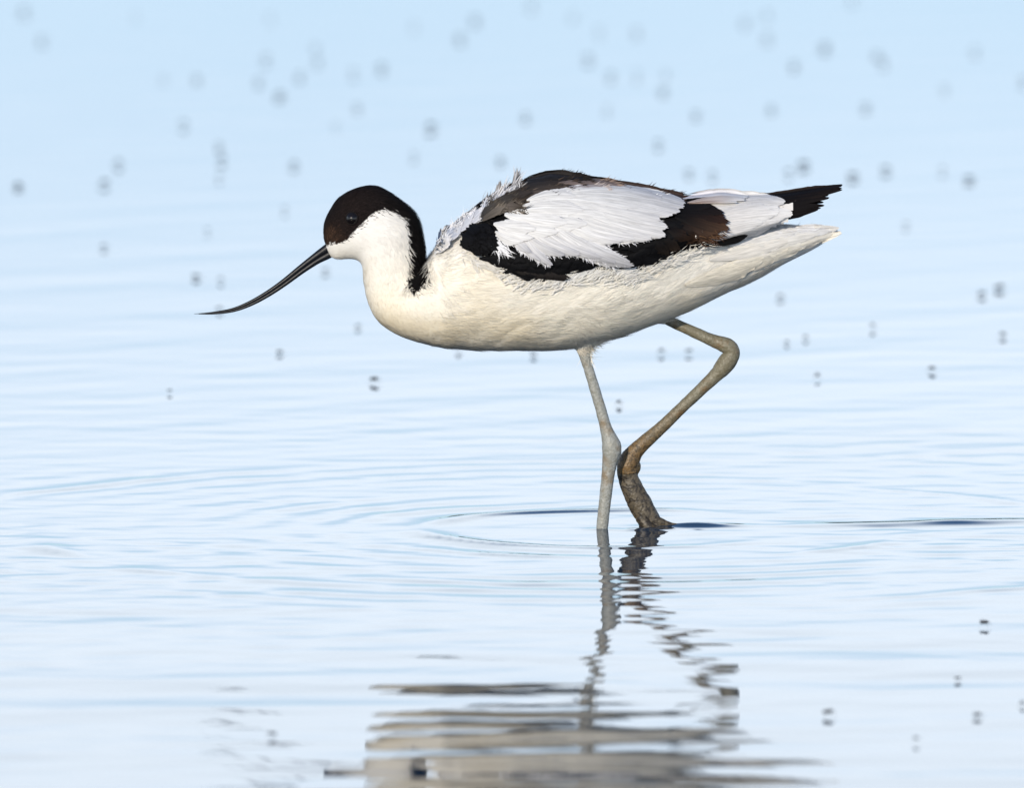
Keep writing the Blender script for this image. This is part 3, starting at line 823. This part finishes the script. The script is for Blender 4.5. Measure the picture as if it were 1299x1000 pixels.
def belly_wisps(x0, x1, yf, n, ang, dang, ln, seed, spread=3):
    r = np.random.default_rng(seed); x = r.uniform(x0, x1, n); y = yf(x) - np.abs(r.normal(0, spread, n))
    P, N = [], []
    for a, b_ in zip(x, y):
        h = BVH.ray_cast(CAM, ray(a, b_))
        if h[0] is None: h = BVH.find_nearest(at(a, b_, 0))
        P.append(h[0]); N.append(h[1])
    P, N = np.array(P), np.array(N)
    a = ang + r.normal(0, dang, n); Dv = np.stack([np.cos(a), np.zeros(n), -np.sin(a)], 1)
    barbs.add(P, N, Dv, ln * r.uniform(.5, 1.3, n) * S, r.uniform(.4, .8, n) * S, np.array([(.74, .69, .60)]) * r.uniform(.85, 1.08, (n, 1)), .12, r.normal(0, .5, n)[:, None])


belly_wisps(752, 788, lambda x: 437 - (x - 752) * .12, 260, -.15, .3, 20, 51)
belly_wisps(725, 752, lambda x: 447 - np.abs(x - 740) * .2, 150, 1.2, .3, 8, 52, 4)
belly_wisps(900, 985, lambda x: 382 - (x - 900) * .51, 200, -.35, .25, 13, 53)
belly_wisps(480, 720, lambda x: np.interp(x, [480, 516, 548, 600, 720], [407, 428, 437, 442, 444]), 240, .15, .2, 9, 54, 2)
plume = barbs.build('plumage', M_barb)


def mirrored(o, name):
    me = o.data.copy(); me.name = name
    m2 = bpy.data.objects.new(name, me); col.objects.link(m2)
    me.transform(Matrix.Scale(-1, 4, (0, 1, 0))); me.flip_normals()
    return m2


far_w = mirrored(wing, 'wing'); far_sub = [mirrored(o, o.name) for o in sub]
to_bird(body)
o_under.data.transform(Matrix.Translation(-bird.location))
for o in (o_under, mirrored(o_under, 'tail_covert_feathers')): o.parent = body
plume.data.transform(Matrix.Translation(-bird.location)); plume.parent = body
for w_, ch in ((wing, sub), (far_w, far_sub)):
    to_bird(w_)
    for o in ch:
        o.data.transform(Matrix.Translation(-bird.location)); o.parent = w_

# ------------------------------------------------------------------ bill, eyes, legs
BILL = [(432, 312, 0, 9), (421, 316, 0, 9.3), (412, 321.5, 0, 8.6), (400, 329, 0, 7), (382, 342, 0, 5.7), (359.3, 359.5, 0, 4.7), (337.8, 374, 0, 4.1), (316, 385.8, 0, 3.5), (294.7, 393.6, 0, 2.7), (270.4, 397.3, 0, 1.7), (246.5, 398.5, 0, 0.35)]
bill = bpy.data.objects.new('bill', None); col.objects.link(bill); bill.parent = bird
Bq = np.array(BILL, float)
tg = np.gradient(Bq[:, :2], axis=0); tg /= np.linalg.norm(tg, axis=1)[:, None]; nr = np.stack([tg[:, 1], -tg[:, 0]], 1)   # points up/left side
if nr[0, 1] > 0: nr = -nr
up, lo = Bq.copy(), Bq.copy()
up[:, :2] += nr * Bq[:, 3:4] * .42; up[:, 3] *= .62
lo[:, :2] -= nr * Bq[:, 3:4] * .46; lo[:, 3] *= .55; lo[-1, :2] = (252, 398.6)
for nm, rows in (('upper_mandible', up), ('lower_mandible', lo)):
    o = limb(rows, nm, M_bill, None, seg=20, flat=.95 if nm[0] == 'u' else .9)
    o.data.transform(Matrix.Translation(-bird.location)); o.parent = bill

for side in (-1, 1):
    h = BVH.ray_cast(CAM, ray(446.5, 277))
    c = Vector(h[0]); nrm = Vector(h[1]); c.y *= -side; nrm.y *= -side
    Re = 8.3 * S
    zax = nrm.normalized(); xax = Vector((1, 0, 0)).cross(zax).normalized(); yax = zax.cross(xax)
    def ball(R, ctr, name, mat, th0=0, th1=math.pi, sc=(1, 1, 1)):
        vv, ff = [], []; nu, nvv = 28, 16
        for i in range(nvv + 1):
            th = th0 + (th1 - th0) * i / nvv
            for j in range(nu):
                ph = 2 * math.pi * j / nu
                vv.append(ctr + xax * R * sc[0] * math.sin(th) * math.cos(ph) + yax * R * sc[1] * math.sin(th) * math.sin(ph) + zax * R * sc[2] * math.cos(th))
        for i in range(nvv):
            for j in range(nu):
                ff.append((i * nu + j, (i + 1) * nu + j, (i + 1) * nu + (j + 1) % nu, i * nu + (j + 1) % nu))
        return mesh_obj(name, vv, ff, mat)
    eye = to_bird(ball(Re, c - nrm * Re * .3, 'eye', M_eye))
    # eyelid: a torus round the eyeball
    vv, ff = [], []; nu, nt = 32, 8
    for j in range(nu):
        ph = 2 * math.pi * j / nu
        for k in range(nt):
            t = 2 * math.pi * k / nt; rr = Re * (.92 + .15 * math.cos(t))
            vv.append(c + xax * rr * math.cos(ph) + yax * rr * math.sin(ph) + zax * (Re * .15 * math.sin(t) + .05 * Re))
    for j in range(nu):
        for k in range(nt):
            a = j * nt + k; b2 = j * nt + (k + 1) % nt; jn = ((j + 1) % nu) * nt
            ff.append((a, jn + k, jn + (k + 1) % nt, b2))
    lid = mesh_obj('eyelid', vv, ff, M_rim); lid.data.transform(Matrix.Translation(-bird.location)); lid.parent = eye

LEG_A = [(740, 442, -15, 9), (742.8, 456, -15, 6.4), (747.5, 471, -15, 6.3), (753, 489, -15, 6.5), (762, 519, -15, 6.8), (768, 541, -15, 7.4), (772.5, 555, -15, 9.8), (775.6, 565, -15, 12.2), (776, 575, -15, 12), (773.8, 585, -15, 9.9), (772.6, 594, -15, 8.9),
         (771, 606, -15, 8.2), (768.2, 630, -15, 7.8), (764.8, 660, -15, 7.5), (763, 680, -15, 7.6), (761, 705, -15, 7.6)]
LEG_B = [(838, 402, 14, 6.3), (852, 408.6, 14, 6.5), (885, 423.6, 14, 7.2), (904, 432, 14, 8), (917, 436.8, 14, 9.8), (925.5, 441.5, 14, 10.4), (928, 449.5, 14, 10.4), (922, 459.5, 14, 11.8), (914.5, 469, 14, 10.6), (905, 479, 14, 8.6), (870, 512.5, 14, 7.3), (840, 541.5, 14, 7.9), (818, 561, 14, 9.2), (806, 573, 14, 10.6), (799, 583, 14, 13), (796, 592, 14, 13.2), (797, 601, 14, 12)]
FOOT = [(799, 586, 14, 12), (795.5, 597, 14, 13), (797.5, 608, 14, 12.6), (803, 622, 14, 13.8), (811, 638, 14, 15), (819, 652, 14, 14.5), (825, 664, 14, 14), (830, 676, 14, 14), (836, 692, 14, 11)]
legA = to_bird(limb(LEG_A, 'leg', M_legA, None, n=10, seg=28, rough=.45, seed=61))
legB = to_bird(limb(LEG_B, 'leg', M_legB, None, n=10, seg=28, rough=.5, seed=67))
legB['label'] = 'olive brown lifted leg bent back at the ankle'
foot = limb(FOOT, 'foot', M_foot, None, n=12, seg=32, flat=.7, rough=1.3, seed=71)
foot.data.transform(Matrix.Translation(-bird.location)); foot.parent = legB
for nm, rows in (('toe', [(815, 655, 12, 8), (832, 661.5, 12, 7), (846, 665.5, 12, 4.2), (860, 667.6, 12, 2.6), (876, 668.7, 12, .9)]), ('toe', [(812, 655, 6, 7), (822, 668, 3, 7), (838, 675, 1, 5), (850, 680, 0, 2)]), ('toe', [(802, 584, 14, 7), (806.5, 592, 14, 6.5), (806, 600, 14, 4), (802, 608, 14, 1.5)])):
    o = limb(rows, nm, M_foot, None, n=8, seg=18, rough=.8, seed=73)
    o.data.transform(Matrix.Translation(-bird.location)); o.parent = legB

# ------------------------------------------------------------------ midges hovering over the water
FLIES = [(30, 17), (53, 53), (172, 22), (207, 102), (250, 102), (337, 77), (343, 25), (328, 105), (355, 123), (403, 80), (400, 62), (380, 98), (448, 95), (484, 88), (453, 138), (426, 161), (525, 35), (583, 50), (603, 27),
         (547, 164), (525, 200), (635, 206), (233, 160), (278, 187), (281, 205), (278, 228), (150, 210), (132, 236), (23, 238), (373, 212), (674, 8), (727, 22), (760, 42), (807, 43), (746, 77), (775, 98), (808, 97), (845, 95), (841, 117),
         (945, 30), (973, 20), (973, 50), (1007, 85), (1046, 62), (1113, 72), (1121, 82), (1237, 67), (1299, 105), (1198, 115), (770, 141), (883, 147), (667, 150), (978, 140), (1098, 138), (835, 185), (874, 222), (904, 224), (1000, 222), (1019, 212),
         (1082, 226), (1124, 218), (1196, 218), (1230, 230), (1081, 1), (361, 268), (263, 296), (132, 316), (249, 354), (280, 358), (278, 395), (413, 346), (355, 450), (454, 417), (475, 487), (1149, 288), (990, 380), (1245, 376), (1268, 368), (1022, 431), (998, 437),
         (1272, 428), (1037, 482), (1182, 472), (1107, 418), (582, 446), (677, 453), (839, 450), (874, 450), (785, 515), (215, 500), (1249, 797), (1215, 864), (1051, 910), (1240, 912), (1162, 944), (1297, 897), (345, 937), (731, 882)]
DARK = {(1046, 62), (547, 164), (278, 187), (249, 354), (835, 185), (1019, 212), (1082, 226), (1268, 368), (1022, 431), (1037, 482), (1182, 472), (1272, 428), (1051, 910), (23, 238), (150, 210), (1149, 288), (484, 88)}
FAINT = {(172, 22), (343, 25), (525, 35), (400, 62), (426, 161), (525, 200), (278, 228), (207, 102), (250, 102), (674, 8), (727, 22), (760, 42), (807, 43), (845, 95), (973, 20), (1113, 72), (1121, 82), (1237, 67), (1198, 115), (770, 141), (978, 140), (1098, 138), (874, 222),
         (1196, 218), (263, 296), (132, 316), (280, 358), (355, 450), (454, 417), (998, 437), (1107, 418), (215, 500), (1215, 864), (1240, 912), (1162, 944), (667, 150), (785, 515)}
M_fly, n, l, b = new_mat('midge_body'); b.inputs['Base Color'].default_value = (0.014, 0.012, 0.010, 1); b.inputs['Roughness'].default_value = 0.5
M_wing, n, l, b = new_mat('midge_wing'); b.inputs['Base Color'].default_value = (0.16, 0.15, 0.14, 1); b.inputs['Roughness'].default_value = 0.35; b.inputs['Alpha'].default_value = 0.6


def ellipsoid(vv, ff, c, r, ax, nu=10, nv=7):
    k = len(vv); ax = Vector(ax).normalized(); q = ax.to_track_quat('X', 'Z')
    for i in range(nv + 1):
        th = math.pi * i / nv
        for j in range(nu):
            ph = 2 * math.pi * j / nu
            vv.append(tuple(Vector(c) + q @ Vector((r[0] * math.cos(th), r[1] * math.sin(th) * math.cos(ph), r[2] * math.sin(th) * math.sin(ph)))))
    for i in range(nv):
        for j in range(nu):
            ff.append((k + i * nu + j, k + i * nu + (j + 1) % nu, k + (i + 1) * nu + (j + 1) % nu, k + (i + 1) * nu + j))


def stick(vv, ff, a, b_, r):
    a, b_ = Vector(a), Vector(b_); k = len(vv); t = (b_ - a).normalized(); u = t.orthogonal().normalized(); w = t.cross(u)
    for p in (a, b_):
        for j in range(4):
            ph = math.pi / 2 * j; vv.append(tuple(p + u * r * math.cos(ph) + w * r * math.sin(ph)))
    for j in range(4): ff.append((k + j, k + (j + 1) % 4, k + 4 + (j + 1) % 4, k + 4 + j))


mmu = 0.001
vv, ff = [], []
ellipsoid(vv, ff, (0.6 * mmu, 0, .2 * mmu), (.95 * mmu, .8 * mmu, .85 * mmu), (1, 0, 0))          # thorax
ellipsoid(vv, ff, (-1.1 * mmu, 0, .05 * mmu), (1.35 * mmu, .75 * mmu, .75 * mmu), (1, 0, -.1))          # abdomen
ellipsoid(vv, ff, (1.65 * mmu, 0, .05 * mmu), (.45 * mmu, .5 * mmu, .45 * mmu), (1, 0, 0))      # head
for sx, ex in ((1.0, 2.1), (.5, .4), (0, -1.7)):
    for sy in (-1, 1):
        kn = (ex * mmu * .8, sy * 1.2 * mmu, .35 * mmu)
        stick(vv, ff, (sx * mmu, sy * .4 * mmu, 0), kn, .09 * mmu); stick(vv, ff, kn, (ex * mmu * 1.15, sy * 1.9 * mmu, -1.7 * mmu), .07 * mmu)
fly0 = mesh_obj('midge', vv, ff, M_fly)


def wing_blade(sy):
    vv, ff = [], []; n = 9
    for i in range(n):
        t = i / (n - 1)
        for w in (-1, 1):
            x = .5 - 3.0 * t; y = sy * (.35 + .9 * t) + w * .62 * math.sin(math.pi * (t * .82 + .1)); vv.append((x * mmu, y * mmu, (.75 + .55 * t) * mmu))
    for i in range(n - 1): ff.append((2 * i, 2 * i + 1, 2 * i + 3, 2 * i + 2))
    return mesh_obj('wing', vv, ff, M_wing, fly0)


wings0 = [wing_blade(-1), wing_blade(1)]


def zone(x, y):
    if y > 700: return 'below the feet' if x < 760 else 'near the lower right corner'
    if y > 400:
        if x < 550: return 'under the bill'
        if x < 930: return 'beside the legs'
        return 'behind the bent leg'
    if x < 200: return 'near the left edge'
    if y > 237 and x < 460: return 'around the bill'
    if x < 310: return 'above the bill tip'
    if x < 415: return 'above the bill'
    if x < 560: return 'above the head'
    if x < 700: return 'above the shoulder'
    if x < 830: return 'above the middle of the back'
    if x < 935: return 'above the rump'
    if x < 1070: return 'above the black wing tips' if y < 240 else 'behind the tail'
    if y < 150: return 'near the top right corner'
    return 'right of the tail'


ORD = ['highest', 'second highest', 'third highest', 'fourth highest', 'fifth highest', 'sixth highest', 'seventh highest', 'eighth highest', 'ninth highest', 'tenth highest', 'eleventh highest', 'twelfth highest']
zones = {}
for p in FLIES: zones.setdefault(zone(*p), []).append(p)
for z in zones.values(): z.sort(key=lambda p: p[1])
rf = random.Random(5)
for i, (px, py) in enumerate(FLIES):
    if i == 0: o, ws = fly0, wings0
    else:
        o = fly0.copy(); col.objects.link(o)
        ws = []
        for w_ in wings0:
            c_w = w_.copy(); c_w.parent = o; col.objects.link(c_w)
    hgt = rf.uniform(.0019, .0034)
    p = on_water(px, py)
    wz = float(waves(np.array([[p.x]]), np.array([[p.y]]))[0, 0])
    o.location = (p.x, p.y, wz + hgt)
    sz = (1.5 if py < 250 else 1.25) * rf.choice((.85, 1, 1.15)) * (1.2 if (px, py) in DARK else .78 if (px, py) in FAINT else 1.0) * rf.uniform(.92, 1.1)
    o.scale = (sz, sz, sz)
    o.rotation_euler = (rf.uniform(-.1, .1), rf.uniform(-.15, .1), rf.uniform(0, 6.28))
    zl = zones[zone(px, py)]; k = zl.index((px, py))
    rank = 'only one' if len(zl) == 1 else ORD[k] if k < len(zl) - 1 else 'lowest'
    look = 'dark blurred' if (px, py) in DARK and (py < 340 or py > 700) else 'dark' if (px, py) in DARK else 'faint blurred' if (px, py) in FAINT else 'blurred' if (py < 340 or py > 700) else 'grey'
    tag(o, f'{look} midge over the water, {rank} of those {zone(px, py)}', 'fly', 'midges hovering over the water')
